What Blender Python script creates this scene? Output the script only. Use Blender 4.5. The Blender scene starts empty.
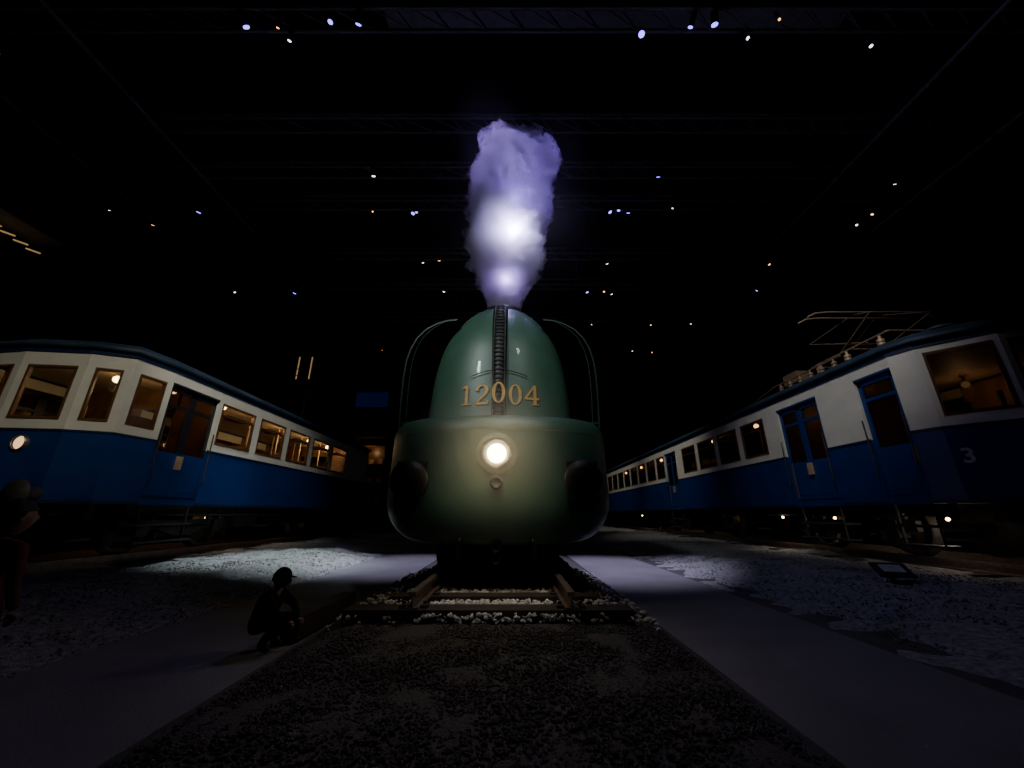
import bpy, math, random
from mathutils import Vector, Matrix, noise
random.seed(7)
scene = bpy.context.scene
D2 = math.pi/180

# ------------------------------------------------------------ materials
def pmat(name, col, rough=0.6, metal=0.0, var=0.15, nscale=8.0, bump=0.0, bscale=60.0, spec=0.5, coat=0.0):
    m = bpy.data.materials.new(name); m.use_nodes = True
    nt = m.node_tree; N = nt.nodes; L = nt.links
    b = N['Principled BSDF']
    b.inputs['Roughness'].default_value = rough
    b.inputs['Metallic'].default_value = metal
    b.inputs['Specular IOR Level'].default_value = spec
    b.inputs['Coat Weight'].default_value = coat
    tc = N.new('ShaderNodeTexCoord')
    nz = N.new('ShaderNodeTexNoise'); nz.inputs['Scale'].default_value = nscale; nz.inputs['Detail'].default_value = 5
    L.new(tc.outputs['Object'], nz.inputs['Vector'])
    cr = N.new('ShaderNodeValToRGB')
    cr.color_ramp.elements[0].position = 0.3; cr.color_ramp.elements[1].position = 0.7
    cr.color_ramp.elements[0].color = [max(0, c*(1-var)) for c in col]+[1]
    cr.color_ramp.elements[1].color = [min(1, c*(1+var)) for c in col]+[1]
    L.new(nz.outputs['Fac'], cr.inputs['Fac']); L.new(cr.outputs['Color'], b.inputs['Base Color'])
    if bump > 0:
        n2 = N.new('ShaderNodeTexNoise'); n2.inputs['Scale'].default_value = bscale; n2.inputs['Detail'].default_value = 4
        L.new(tc.outputs['Object'], n2.inputs['Vector'])
        bp = N.new('ShaderNodeBump'); bp.inputs['Strength'].default_value = bump; bp.inputs['Distance'].default_value = 0.02
        L.new(n2.outputs['Fac'], bp.inputs['Height']); L.new(bp.outputs['Normal'], b.inputs['Normal'])
    return m
def emat(name, col, s):
    m = bpy.data.materials.new(name); m.use_nodes = True
    nt = m.node_tree; nt.nodes.clear()
    e = nt.nodes.new('ShaderNodeEmission'); o = nt.nodes.new('ShaderNodeOutputMaterial')
    e.inputs['Color'].default_value = list(col)+[1]; e.inputs['Strength'].default_value = s
    nt.links.new(e.outputs[0], o.inputs[0]); return m
def glassmat(name, tint=(0.95, 0.95, 0.92), gl=0.07):
    m = bpy.data.materials.new(name); m.use_nodes = True
    nt = m.node_tree; nt.nodes.clear()
    t = nt.nodes.new('ShaderNodeBsdfTransparent'); t.inputs[0].default_value = list(tint)+[1]
    g = nt.nodes.new('ShaderNodeBsdfGlossy'); g.inputs['Roughness'].default_value = 0.03
    mx = nt.nodes.new('ShaderNodeMixShader'); mx.inputs[0].default_value = gl
    o = nt.nodes.new('ShaderNodeOutputMaterial')
    nt.links.new(t.outputs[0], mx.inputs[1]); nt.links.new(g.outputs[0], mx.inputs[2]); nt.links.new(mx.outputs[0], o.inputs[0])
    return m
def smokevol(name):
    m = bpy.data.materials.new(name); m.use_nodes = True
    nt = m.node_tree; nt.nodes.clear(); N = nt.nodes; L = nt.links
    tc = N.new('ShaderNodeTexCoord')
    mp = N.new('ShaderNodeMapping'); mp.inputs['Scale'].default_value = (1, 1, .8)
    L.new(tc.outputs['Object'], mp.inputs['Vector'])
    n2 = N.new('ShaderNodeTexNoise'); n2.inputs['Scale'].default_value = 6.0; n2.inputs['Detail'].default_value = 8; n2.inputs['Roughness'].default_value = .72
    n2.inputs['Distortion'].default_value = 1.8
    L.new(mp.outputs[0], n2.inputs['Vector'])
    mr = N.new('ShaderNodeMapRange'); mr.inputs['From Min'].default_value = .44; mr.inputs['From Max'].default_value = .58
    mr.inputs['To Min'].default_value = .2; mr.inputs['To Max'].default_value = 13
    L.new(n2.outputs['Fac'], mr.inputs['Value'])
    v = N.new('ShaderNodeVolumeScatter'); v.inputs['Color'].default_value = (.90, .86, .99, 1); v.inputs['Anisotropy'].default_value = 0
    L.new(mr.outputs[0], v.inputs['Density'])
    o = N.new('ShaderNodeOutputMaterial'); L.new(v.outputs[0], o.inputs['Volume'])
    return m
def hazevol(name, blobs):
    """scattering added to make the glow round plume and headlamp: density falls off from each centre"""
    m = bpy.data.materials.new(name); m.use_nodes = True
    nt = m.node_tree; nt.nodes.clear(); N = nt.nodes; L = nt.links
    tc = N.new('ShaderNodeTexCoord'); last = None
    for (c, sc, dens) in blobs:
        mp = N.new('ShaderNodeMapping'); mp.vector_type = 'TEXTURE'
        mp.inputs['Location'].default_value = c; mp.inputs['Scale'].default_value = sc
        L.new(tc.outputs['Object'], mp.inputs['Vector'])
        ln = N.new('ShaderNodeVectorMath'); ln.operation = 'LENGTH'; L.new(mp.outputs[0], ln.inputs[0])
        mr = N.new('ShaderNodeMapRange'); mr.interpolation_type = 'SMOOTHSTEP'
        mr.inputs['From Min'].default_value = 0; mr.inputs['From Max'].default_value = 1
        mr.inputs['To Min'].default_value = dens; mr.inputs['To Max'].default_value = 0
        L.new(ln.outputs['Value'], mr.inputs['Value'])
        if last is None: last = mr.outputs[0]
        else:
            ad = N.new('ShaderNodeMath'); ad.operation = 'ADD'; L.new(last, ad.inputs[0]); L.new(mr.outputs[0], ad.inputs[1]); last = ad.outputs[0]
    v = N.new('ShaderNodeVolumeScatter'); v.inputs['Color'].default_value = (1, 1, 1, 1)
    L.new(last, v.inputs['Density'])
    o = N.new('ShaderNodeOutputMaterial'); L.new(v.outputs[0], o.inputs['Volume'])
    return m

M = {}
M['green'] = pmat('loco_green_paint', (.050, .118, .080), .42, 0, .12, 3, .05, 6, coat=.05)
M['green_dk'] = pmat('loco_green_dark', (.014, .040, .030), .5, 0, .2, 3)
M['black'] = pmat('black_iron', (.010, .010, .011), .45, .2, .3, 10, .2, 40)
M['inner_black'] = pmat('inner_near_black', (.002, .002, .002), .95, 0, .1, spec=.05)  # near-black for the shell insides and the block under the boiler
M['steel'] = pmat('worn_steel', (.34, .27, .24), .42, .8, .25, 20)
M['gold'] = pmat('gold_leaf', (.62, .34, .07), .55, .1, .15, 20)
M['line'] = pmat('lining_yellow', (.16, .18, .08), .5, 0, .1)
M['wood_dk'] = pmat('sleeper_timber', (.030, .022, .018), .85, 0, .4, 12, .5, 30)
M['blue'] = pmat('railcar_blue', (.007, .034, .17), .42, 0, .12, 3, coat=.05)
M['blue_dk'] = pmat('railcar_blue_trim', (.006, .02, .06), .45, 0, .1, 3)
M['cream'] = pmat('railcar_cream', (.66, .65, .58), .55, 0, .08, 3)
M['roof'] = pmat('railcar_roof', (.02, .04, .075), .6, 0, .3, 3)
M['varnish'] = pmat('varnished_wood', (.10, .045, .018), .35, 0, .3, 6)
M['door_dk'] = pmat('dark_door_paint', (.016, .014, .022), .35, 0, .3, 6)
M['panelwood'] = pmat('interior_wood', (.20, .10, .045), .45, 0, .3, 5)
M['ceil_in'] = pmat('interior_ceiling', (.38, .30, .20), .6, 0, .05)
M['seat'] = pmat('seat_leather', (.07, .028, .015), .5, 0, .25, 6)
M['under'] = pmat('underframe_iron', (.055, .050, .047), .6, .3, .4, 6, .3, 30)
M['brass'] = pmat('copper_tube', (.55, .40, .27), .5, .3, .15)
M['pantube'] = pmat('pantograph_tube', (.34, .24, .16), .55, .3, .2)
M['path'] = pmat('concrete_path', (.155, .155, .17), .8, 0, .14, 1.5, .25, 90)
M['floor'] = pmat('hall_floor_grey', (.05, .05, .055), .8, 0, .3, 2, .3, 50)
M['gravel_dk'] = pmat('ballast_brown', (.085, .080, .076), .95, 0, .35, 60, .6, 90, spec=.2)
M['gravel_md'] = pmat('ballast_grey', (.27, .275, .28), .95, 0, .45, 18, .8, 60, spec=.2)
M['gravel_wt'] = pmat('ballast_white', (.55, .55, .54), .95, 0, .4, 18, .8, 40, spec=.2)
M['wall'] = pmat('hall_wall_black', (.006, .006, .009), .9, 0, .3, .5)
M['truss'] = pmat('ceiling_truss_paint', (.24, .24, .27), .6, .2, .2)
M['glass'] = glassmat('window_glass')
M['glass_dk'] = glassmat('window_glass_tinted', (.45, .40, .36), .06)
M['lampwarm'] = emat('lamp_warm', (1, .66, .28), 14)
M['glowwarm_dim'] = emat('glow_warm_dim', (1, .6, .25), .30)
M['head'] = emat('headlamp_glow', (1, .80, .42), 30)
M['head2'] = emat('railcar_headlamp_glow', (1, .62, .30), 1.4)
M['sp_w'] = emat('spot_white', (.75, .80, 1), 4)
M['sp_b'] = emat('spot_blue', (.22, .16, 1), 4.5)
M['sp_o'] = emat('spot_warm', (1, .42, .12), 4)
M['screen'] = emat('screen_blue', (.02, .05, .26), .06)
M['skin'] = pmat('skin', (.22, .13, .10), .55, 0, .08)
M['navy'] = pmat('navy_cloth', (.008, .009, .014), .9, 0, .2, 20, .3, 80, spec=.1)
M['denim'] = pmat('dark_denim', (.010, .012, .018), .9, 0, .2, 20, .3, 80, spec=.1)
M['red'] = pmat('dark_red_cloth', (.10, .018, .014), .9, 0, .2, 20, .3, 80)
M['hair'] = pmat('dark_hair', (.02, .013, .01), .7, 0, .3, 30, .5, 60)
M['label'] = pmat('sign_label', (.24, .26, .27), .5, 0, .1)

# ------------------------------------------------------------ builder
class B:
    def __init__(s): s.v = []; s.f = []; s.m = []; s.sm = []; s.mats = []
    def mi(s, k):
        if k not in s.mats: s.mats.append(k)
        return s.mats.index(k)
    def add(s, vs, fs, mat, smooth=False):
        o = len(s.v); s.v += [tuple(v) for v in vs]; i = s.mi(mat)
        for f in fs: s.f.append([o+a for a in f]); s.m.append(i); s.sm.append(smooth)
    def hexa(s, p, mat): s.add(p, [(0,3,2,1),(4,5,6,7),(0,1,5,4),(1,2,6,5),(2,3,7,6),(3,0,4,7)], mat)
    def box(s, c, d, mat, rot=None):
        hx, hy, hz = d[0]/2, d[1]/2, d[2]/2
        p = [Vector(q) for q in [(-hx,-hy,-hz),(hx,-hy,-hz),(hx,hy,-hz),(-hx,hy,-hz),(-hx,-hy,hz),(hx,-hy,hz),(hx,hy,hz),(-hx,hy,hz)]]
        if rot: p = [rot @ q for q in p]
        s.hexa([q+Vector(c) for q in p], mat)
    def cyl(s, a, b, r, mat, n=16, r2=None, smooth=True):
        a = Vector(a); b = Vector(b); r2 = r if r2 is None else r2
        z = (b-a).normalized(); x = z.orthogonal().normalized(); y = z.cross(x)
        vs = []
        for (c, rr) in ((a, r), (b, r2)):
            for i in range(n):
                t = 2*math.pi*i/n; vs.append(c + x*rr*math.cos(t) + y*rr*math.sin(t))
        s.add(vs, [(i, (i+1) % n, n+(i+1) % n, n+i) for i in range(n)], mat, smooth)
        s.add(vs[:n], [tuple(range(n-1, -1, -1))], mat); s.add(vs[n:], [tuple(range(n))], mat)
    def tube(s, pts, r, mat, n=8):
        for i in range(len(pts)-1): s.cyl(pts[i], pts[i+1], r, mat, n)
    def rev(s, origin, axis, prof, mat, n=32):
        z = Vector(axis).normalized(); x = z.orthogonal().normalized(); y = z.cross(x); o = Vector(origin)
        vs = []
        for (d, r) in prof:
            for i in range(n):
                t = 2*math.pi*i/n; vs.append(o + z*d + (x*math.cos(t)+y*math.sin(t))*r)
        fs = []
        for k in range(len(prof)-1):
            for i in range(n): fs.append((k*n+i, k*n+(i+1) % n, (k+1)*n+(i+1) % n, (k+1)*n+i))
        s.add(vs, fs, mat, True)
    def grid(s, rows, mat, smooth=True, closed=False):
        n = len(rows[0]); vs = [p for r in rows for p in r]; fs = []
        for k in range(len(rows)-1):
            for i in range(n if closed else n-1):
                j = (i+1) % n
                fs.append((k*n+i, k*n+j, (k+1)*n+j, (k+1)*n+i))
        s.add(vs, fs, mat, smooth)
    def sph(s, c, r, mat, n=16, sc=(1, 1, 1)):
        rows = []
        for k in range(n//2+1):
            ph = math.pi*k/(n//2)
            rows.append([(c[0]+r*sc[0]*math.sin(ph)*math.cos(2*math.pi*i/n), c[1]+r*sc[1]*math.sin(ph)*math.sin(2*math.pi*i/n), c[2]+r*sc[2]*math.cos(ph)) for i in range(n)])
        s.grid(rows, mat, True, True)
    def obj(s, name, parent=None):
        me = bpy.data.meshes.new(name); me.from_pydata(s.v, [], s.f)
        for k in s.mats: me.materials.append(M[k])
        me.polygons.foreach_set('material_index', s.m); me.polygons.foreach_set('use_smooth', s.sm)
        me.update(); o = bpy.data.objects.new(name, me); scene.collection.objects.link(o)
        if parent: o.parent = parent
        return o
def empty(name):
    e = bpy.data.objects.new(name, None); scene.collection.objects.link(e); return e

# ------------------------------------------------------------ hall shell
FL = -.35
b = B(); b.box((0, 19, FL-.1), (34, 54, .2), 'floor'); b.obj('floor')
b = B(); b.box((0, 19, 13.1), (34, 54, .2), 'wall'); b.obj('ceiling')
b = B(); b.box((-17, 19, 6.3), (.2, 54, 13.6), 'wall'); b.obj('wall_left')
b = B(); b.box((17, 19, 6.3), (.2, 54, 13.6), 'wall'); b.obj('wall_right')
b = B(); b.box((0, 46, 6.3), (34, .2, 13.6), 'wall'); b.obj('wall_back')
b = B(); b.box((0, -8, 6.3), (34, .2, 13.6), 'wall'); b.obj('wall_front')

X0 = -.19
for nm, xa, xb in (('walkway', 1.45, 3.0), ('walkway', -3.4, -1.8)):
    b = B()
    b.box(((xa+xb)/2, 11.5, FL+.006), (xb-xa, 29, .012), 'path'); b.obj(nm)

def bed(name, xa, xb, ya, yb, hfun, mat, nx, ny, amp):
    b = B(); rows = []
    for j in range(ny+1):
        y = ya+(yb-ya)*j/ny; r = []
        for i in range(nx+1):
            x = xa+(xb-xa)*i/nx
            n = noise.fractal(Vector((x*3.1, y*3.1, 1.3)), 1, 2, 4)*amp
            e = min(1, min(x-xa, xb-x)/.15)
            r.append((x, y, hfun(x, y)+n*max(0, e)))
        rows.append(r)
    b.grid(rows, mat); return b.obj(name)
def hc(x, y):
    d = abs(x-X0)
    base = -.27 if y > 3.6 else -.27-.05*min(1, (3.6-y)/.6)
    t = max(0, min(1, (d-1.25)/.36))
    return base*(1-t)+(FL-.01)*t
bed('ballast_bed', -1.80, 1.45, -2.5, 24, hc, 'gravel_dk', 40, 260, .03)
def hs(sg):
    def f(x, y):
        d = abs(x)
        t = max(0, min(1, (d-3.05)/1.8)); t = t*t*(3-2*t)
        return FL-.01 + .21*t + .05*noise.noise(Vector((x*.9, y*.7, 5)))*t
    return f
bed('gravel_bank', -16.5, -3.4, 1, 40, hs(-1), 'gravel_md', 90, 260, .05)
bed('gravel_bank', 3.0, 16.5, 1, 40, hs(1), 'gravel_md', 90, 260, .05)

ICO = None
def stones(name, n, samp, smin, smax, mat):
    global ICO
    if ICO is None:
        import bmesh
        bm = bmesh.new(); bmesh.ops.create_icosphere(bm, subdivisions=1, radius=1)
        bm.verts.ensure_lookup_table()
        ICO = ([v.co.copy() for v in bm.verts], [[v.index for v in f.verts] for f in bm.faces]); bm.free()
    V = []; F = []
    for k in range(n):
        x, y, z = samp(); s = random.uniform(smin, smax)
        e = Matrix.Rotation(random.uniform(0, 6.28), 3, 'Z') @ Matrix.Rotation(random.uniform(0, 6.28), 3, 'X')
        sx, sy, sz = s*random.uniform(.8, 1.4), s*random.uniform(.6, 1), s*random.uniform(.5, .9)
        o = len(V)
        for c in ICO[0]:
            q = e @ Vector((c.x*sx*random.uniform(.8, 1.15), c.y*sy*random.uniform(.8, 1.15), c.z*sz*random.uniform(.8, 1.15)))
            V.append((q.x+x, q.y+y, q.z+z))
        for f in ICO[1]: F.append([o+a for a in f])
    me = bpy.data.meshes.new(name); me.from_pydata(V, [], F); me.materials.append(M[mat])
    ob = bpy.data.objects.new(name, me); scene.collection.objects.link(ob); return ob
def s_front():
    x = random.uniform(-1.77, 1.42); y = 1.1+3.0*random.random()**.8
    return x, y, hc(x, y)+.006
stones('ballast_stones', 15000, s_front, .008, .018, 'gravel_dk')
def s_mid():
    x = random.gauss(X0, .62); x = max(-1.7, min(1.35, x)); y = random.uniform(4.05, 7.5)
    return x, y, hc(x, y)+.02+random.uniform(0, .07)
stones('white_ballast_stones', 13000, s_mid, .012, .032, 'gravel_wt')
for sg in (-1, 1):
    f = hs(sg)
    def s_side():
        x = sg*random.uniform(3.3, 6.6); y = 2.5+13*random.random()**1.3
        return x, y, f(x, y)+.004
    stones('gravel_stones', 9000, s_side, .006, .017, 'gravel_md')

# ------------------------------------------------------------ tracks
def rail(b, x, ya, yb):
    for w, z0, z1 in ((.13, -.15, -.13), (.02, -.13, -.04), (.07, -.04, 0)):
        b.box((x, (ya+yb)/2, (z0+z1)/2), (w, yb-ya, z1-z0), 'steel')
b = B()
for s in (-1, 1): rail(b, X0+s*.75, 4.08, 24)
b.obj('railway_track_rails')
tr = B()
y = 4.2; k = 0
while y < 22:
    w = 2.72 if k == 0 else 2.3
    if k == 0: tr.box((X0-.03, y, -.265), (w, .26, .23), 'wood_dk')
    else: tr.box((X0, y, -.23), (w, .24, .16), 'wood_dk', Matrix.Rotation(random.uniform(-.01, .01), 3, 'Z'))
    for s in (-1, 1):
        for q in (-.1, .1):
            tr.box((X0+s*.75+q, y, -.14), (.07, .12, .035), 'under')
            tr.cyl((X0+s*.75+q, y, -.125), (X0+s*.75+q, y, -.095), .018, 'under', 8)
    y += .62; k += 1
tr.obj('railway_sleepers')
b = B()
b.box((-1.87, 4.35, -.225), (.15, 1.15, .17), 'wood_dk', Matrix.Rotation(-.04, 3, 'Z'))
b.obj('kerb_timber')
for sg in (-1, 1):
    b = B()
    for s in (-1, 1): rail(b, sg*8+s*.75, 4.0 if sg > 0 else 4.6, 34)
    y = 4.4
    while y < 32:
        b.box((sg*8, y, -.2), (2.5, .24, .1), 'wood_dk'); y += .65
    b.obj('railway_track')

# ------------------------------------------------------------ LOCOMOTIVE
loco = empty('steam_locomotive')
def hood_w(z):
    r = max(0, min(1, (z-1.7)/2.55)); return 1.10*math.sqrt(max(0, 1-r**3.0))
def hood_yf(z):
    y = 5.22+.16*(z-1.9)
    if z > 3.1:
        r = min(1, (z-3.1)/1.15); y += .75*(1-math.sqrt(max(0, 1-r*r)))
    return y
HD = .62
def hood_F(x, z):
    w = hood_w(z); r = min(1, abs(x)/max(w, 1e-4))
    return hood_yf(z)+HD*(1-(1-r**2.1)**(1/2.1))*min(1, w/.8)
b = B(); rows = []
NT = 36
for k in range(61):
    tt = k/60
    z = 1.7+2.55*(1-(1-tt)**1.9)
    w = hood_w(z); r = []
    for i in range(NT+1):
        t = -math.pi/2+math.pi*i/NT
        sx = math.copysign(abs(math.sin(t))**(1/1.05), math.sin(t)); x = w*sx
        r.append((X0+x, hood_F(x, z), z))
    r = [(X0-w, 19, z), (X0-w, 7.5, z)]+r+[(X0+w, 7.5, z), (X0+w, 19, z)]
    rows.append(r)
b.grid(rows, 'green')
hood = b.obj('boiler_hood', loco)

def low_w(z):
    if z < .9: r = (.9-z)/.56; return 1.54-.5*(1-math.sqrt(max(0, 1-min(1, r)**2)))
    if z > 1.72: r = (z-1.72)/.24; return 1.53-.12*(1-math.sqrt(max(0, 1-min(1, r)**2)))
    return 1.54-.01*(z-.9)
def low_yf(z):
    y = 4.86+.06*(z-1)
    if z < .9: r = (.9-z)/.56; y += .28*(1-math.sqrt(max(0, 1-min(1, r)**2)))
    if z > 1.72: r = (z-1.72)/.24; y += .14*(1-math.sqrt(max(0, 1-min(1, r)**2)))
    return y
LD = .80
def low_F(x, z):
    w = low_w(z); r = min(1, abs(x)/w)
    return low_yf(z)+LD*(1-(1-r**2.2)**(1/2.2))
b = B(); rows = []
zs = [.34+.56*(1-math.cos(math.pi/2*i/12)) for i in range(13)]+[1.0, 1.2, 1.4, 1.6, 1.72]+[1.72+.24*math.sin(math.pi/2*i/8) for i in range(1, 9)]
for z in zs:
    w = low_w(z); r = []
    for i in range(49):
        t = -math.pi/2+math.pi*i/48
        x = w*math.copysign(abs(math.sin(t))**(1/1.1), math.sin(t))
        r.append((X0+x, low_F(x, z), z))
    rows.append([(X0-w, 19, z), (X0-w, 8, z)]+r+[(X0+w, 8, z), (X0+w, 19, z)])
b.grid(rows, 'green')
top = rows[-1]; inner = [(X0+(p[0]-X0)*.62, max(p[1]+.3*(1 if p[1] < 8 else 0), 5.3), 1.985) for p in top]
b.grid([top, inner], 'green')
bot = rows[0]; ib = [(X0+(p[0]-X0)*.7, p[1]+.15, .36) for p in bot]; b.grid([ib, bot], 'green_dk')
lower = b.obj('front_casing', loco)
b = B()
for zc, hh in ((1.74, .008),):
    r0 = []; r1 = []
    for i in range(61):
        t = -math.pi/2+math.pi*i/60; x = 1.53*math.sin(t)
        r0.append((X0+x*1.003, low_F(x, zc)-.006, zc-hh)); r1.append((X0+x*1.003, low_F(x, zc)-.006, zc+hh))
    b.grid([r0, r1], 'line')
b.obj('lining', loco)

b = B()
for s in (-1, 1):
    sec = [(1.50, 1.90), (1.51, 2.3), (1.51, 2.7), (1.49, 2.98), (1.44, 3.2), (1.35, 3.4), (1.22, 3.55), (1.05, 3.66), (.88, 3.72), (.70, 3.74)]
    def sh(off):
        out = []
        for i, (x, z) in enumerate(sec):
            a = max(0, i-1); c = min(len(sec)-1, i+1)
            dx, dz = sec[c][0]-sec[a][0], sec[c][1]-sec[a][1]; l = math.hypot(dx, dz)
            out.append((x+dz/l*off, z-dx/l*off))
        return out
    o = sh(0); inn = sh(-.025)
    def yfr(z): return 5.62+.02*(z-1.9)
    O0 = [(X0+s*x, yfr(z), z) for x, z in o]; O1 = [(X0+s*x, 19, z) for x, z in o]
    I0 = [(X0+s*x, yfr(z), z) for x, z in inn]; I1 = [(X0+s*x, 19, z) for x, z in inn]
    b.grid([O0, O1], 'green_dk'); b.grid([I0, O0], 'green_dk', False); b.grid([I1, I0], 'inner_black')
    b.add([(X0+s*.5, 7.0, 1.9), (X0+s*1.48, 7.0, 1.9), (X0+s*1.48, 7.0, 3.1), (X0+s*1.0, 7.0, 3.68), (X0+s*.5, 7.0, 3.7)], [(0, 1, 2, 3, 4)], 'inner_black')  # near-black wall closing the intake opening
    pts = [(X0+s*(x-.10), 5.66, z) for x, z in sec[:-2]]
    b.tube(pts, .008, 'green_dk', 8)
    b.box((X0+s*1.25, 6.1, 1.99), (.5, .9, .03), 'green_dk')
b.obj('side_shells', loco)
b = B(); b.box((X0, 19.0, 2.0), (3.0, .1, 3.3), 'green_dk'); b.box((X0, 13, .9), (2.2, 12, .9), 'inner_black'); b.obj('rear_plate', loco)

b = B(); rows = []; rl = []
for k in range(61):
    z = 1.95+2.27*k/60; yy = hood_F(0, z)
    hw = .075+.03*(k/60)
    rows.append([(X0-hw-.03, yy+.03, z), (X0-hw, yy-.07, z), (X0, yy-.085, z), (X0+hw, yy-.07, z), (X0+hw+.03, yy+.03, z)])
rows.append([(p[0], p[1]+.25, 4.27) for p in rows[-1]])
b.grid(rows, 'black')
for k in range(0, 60, 2):
    z = 1.98+2.2*k/60
    b.box((X0, hood_F(0, z)-.088, z), (.13, .02, .018), 'black')
for s in (-1, 1):
    b.tube([(X0+s*.085, hood_F(0, 1.98+2.2*k/40)-.085, 1.98+2.2*k/40) for k in range(41)], .010, 'under', 6)
b.obj('centre_fin', loco)
b = B()
b.tube([(X0-.42+.84*i/16, hood_F(-.42+.84*i/16, 2.62+.10*math.sin(math.pi*i/16))-.035, 2.62+.10*math.sin(math.pi*i/16)) for i in range(17)], .007, 'black', 6)
b.obj('hood_handrail', loco)

def dig(ch):
    if ch == '1': return [[(-.012, 0), (.03, 0), (.03, .30), (.0, .33), (-.012, .33)], [(-.06, 0), (.08, 0), (.08, .02), (-.06, .02)], [(-.06, .27), (-.012, .28), (-.012, .33), (-.06, .285)]]
    if ch == '4': return [[(.025, 0), (.07, 0), (.07, .33), (.025, .33)], [(-.10, .09), (.11, .09), (.11, .125), (-.10, .125)], [(-.10, .125), (-.065, .125), (.06, .33), (.03, .33)], [(-.0, 0), (.10, 0), (.10, .018), (-.0, .018)]]
    if ch == '0':
        out = []; n = 28
        for i in range(n):
            a = 2*math.pi*i/n; c = 2*math.pi*(i+1)/n
            out.append([(.095*math.cos(a), .165+.168*math.sin(a)), (.095*math.cos(c), .165+.168*math.sin(c)), (.048*math.cos(c), .165+.148*math.sin(c)), (.048*math.cos(a), .165+.148*math.sin(a))])
        return out
    if ch == '2':
        ctr = [(-.078, .225), (-.07, .275), (-.035, .312), (.01, .317), (.05, .295), (.066, .25), (.055, .20), (.02, .15), (-.03, .095), (-.075, .035)]
        wd = [.022, .018, .014, .014, .022, .026, .024, .018, .013, .012]
        out = []; L_ = []; R_ = []
        for i, (x, y) in enumerate(ctr):
            a = ctr[max(0, i-1)]; c = ctr[min(len(ctr)-1, i+1)]; dx, dy = c[0]-a[0], c[1]-a[1]; l = math.hypot(dx, dy)
            L_.append((x-dy/l*wd[i], y+dx/l*wd[i])); R_.append((x+dy/l*wd[i], y-dx/l*wd[i]))
        for i in range(len(ctr)-1): out.append([L_[i], L_[i+1], R_[i+1], R_[i]])
        out.append([(-.09, 0), (.08, 0), (.092, .07), (.075, .07), (.06, .038), (-.085, .038)])
        return out
b = B()
for i, ch in enumerate('12004'):
    cx = -.475+.2375*i
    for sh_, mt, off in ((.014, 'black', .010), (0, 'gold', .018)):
        for poly in dig(ch):
            pts = []
            for q in poly:
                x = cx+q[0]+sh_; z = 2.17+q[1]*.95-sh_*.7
                yy = hood_F(x, z)-off
                if abs(cx) < .05: yy = hood_F(0, z)-.10-off
                pts.append((X0+x, yy, z))
            back = [(p[0], p[1]+.012, p[2]) for p in pts]; n = len(pts)
            b.add(pts+back, [tuple(range(n))]+[(a, (a+1) % n, n+(a+1) % n, n+a) for a in range(n)], mt)
b.obj('number_digits', loco)

b = B()
lc = (X0, 4.86, 1.42)
b.rev(lc, (0, -1, 0), [(-.55, .36), (-.3, .335), (-.1, .29), (.02, .245), (.07, .205)], 'green', 40)
b.rev(lc, (0, -1, 0), [(.07, .205), (.09, .185), (.09, .15), (.06, .135), (.03, .13), (.0, .0)], 'black', 40)
b.obj('headlamp_housing', loco)
b = B()
b.rev((X0, 4.83, 1.42), (0, -1, 0), [(.0, .120), (.03, .113), (.05, .078), (.06, .0)], 'head', 32)
b.obj('headlamp_glass', loco)
b = B()
rows = []
for k in range(17):
    t = k/16; z = 1.45+.55*t; w = .34*(1-t**2.0)+.06
    rows.append([(X0+w*math.sin(a), 4.93+.34*t+.22*(1-math.cos(a)), z) for a in [(-1+2*i/12)*1.45 for i in range(13)]])
b.grid(rows, 'green')
b.rev((X0, low_F(0, 1.06)-.0, 1.06), (0, -1, 0), [(0, .08), (.05, .075), (.06, .05), (.03, .045), (.03, 0)], 'black', 24)
b.obj('lamp_fairing', loco)

b = B()
for s in (-1, 1):
    bx = X0+s*1.03; bz = 1.08
    ys = low_F(1.03, bz)
    b.rev((bx, ys+.12, bz), (0, -1, 0), [(0, .25), (.1, .245), (.16, .20), (.2, .16), (.42, .15), (.42, .12)], 'black', 32)
    b.cyl((bx, ys-.25, bz), (bx, ys-.36, bz), .085, 'under', 20)
    b.rev((bx, ys-.34, bz), (0, -1, 0), [(0, .08), (.02, .22), (.055, .23), (.075, .215), (.10, .12), (.105, 0)], 'black', 36)
    b.box((bx, ys+.02, bz), (.5, .12, .52), 'black')
b.obj('buffers', loco)

b = B()
b.box((X0, 5.55, .42), (1.5, .5, .22), 'black')
for s in (-1, 1):
    b.box((X0+s*.56, 6.7, .42), (.07, 2.4, .34), 'black')
    b.box((X0+s*.70, 5.45, .22), (.07, .05, .32), 'black', Matrix.Rotation(.2, 3, 'X'))
    for yy in (5.95, 7.9, 10.2, 12.6):
        r = .46 if yy < 9 else 1.0
        b.rev((X0+s*.69, yy, r), (s, 0, 0), [(0, r), (.0, r+.03), (.03, r+.03), (.035, r), (.13, r-.005), (.13, r-.07), (.08, r-.08), (.08, .14), (.14, .12), (.15, 0)], 'under', 36)
        b.rev((X0+s*.69, yy, r), (-s, 0, 0), [(0, r), (.01, .1), (.01, 0)], 'under', 36)
        for j in range(10):
            a = 2*math.pi*j/10
            b.cyl((X0+s*.76, yy+.1*math.cos(a), r+.1*math.sin(a)), (X0+s*.76, yy+(r-.06)*math.cos(a), r+(r-.06)*math.sin(a)), .025, 'under', 6)
for yy in (5.95, 7.9, 10.2, 12.6):
    r = .46 if yy < 9 else 1.0
    b.cyl((X0-.7, yy, r), (X0+.7, yy, r), .08, 'under', 12)
for k in range(4):
    b.tube([(X0+.05*math.cos(a), 4.98+.03*(k % 2), .60-.13*k+.075*math.sin(a)) for a in [2*math.pi*i/12 for i in range(13)]], .017, 'black', 6)
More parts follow.
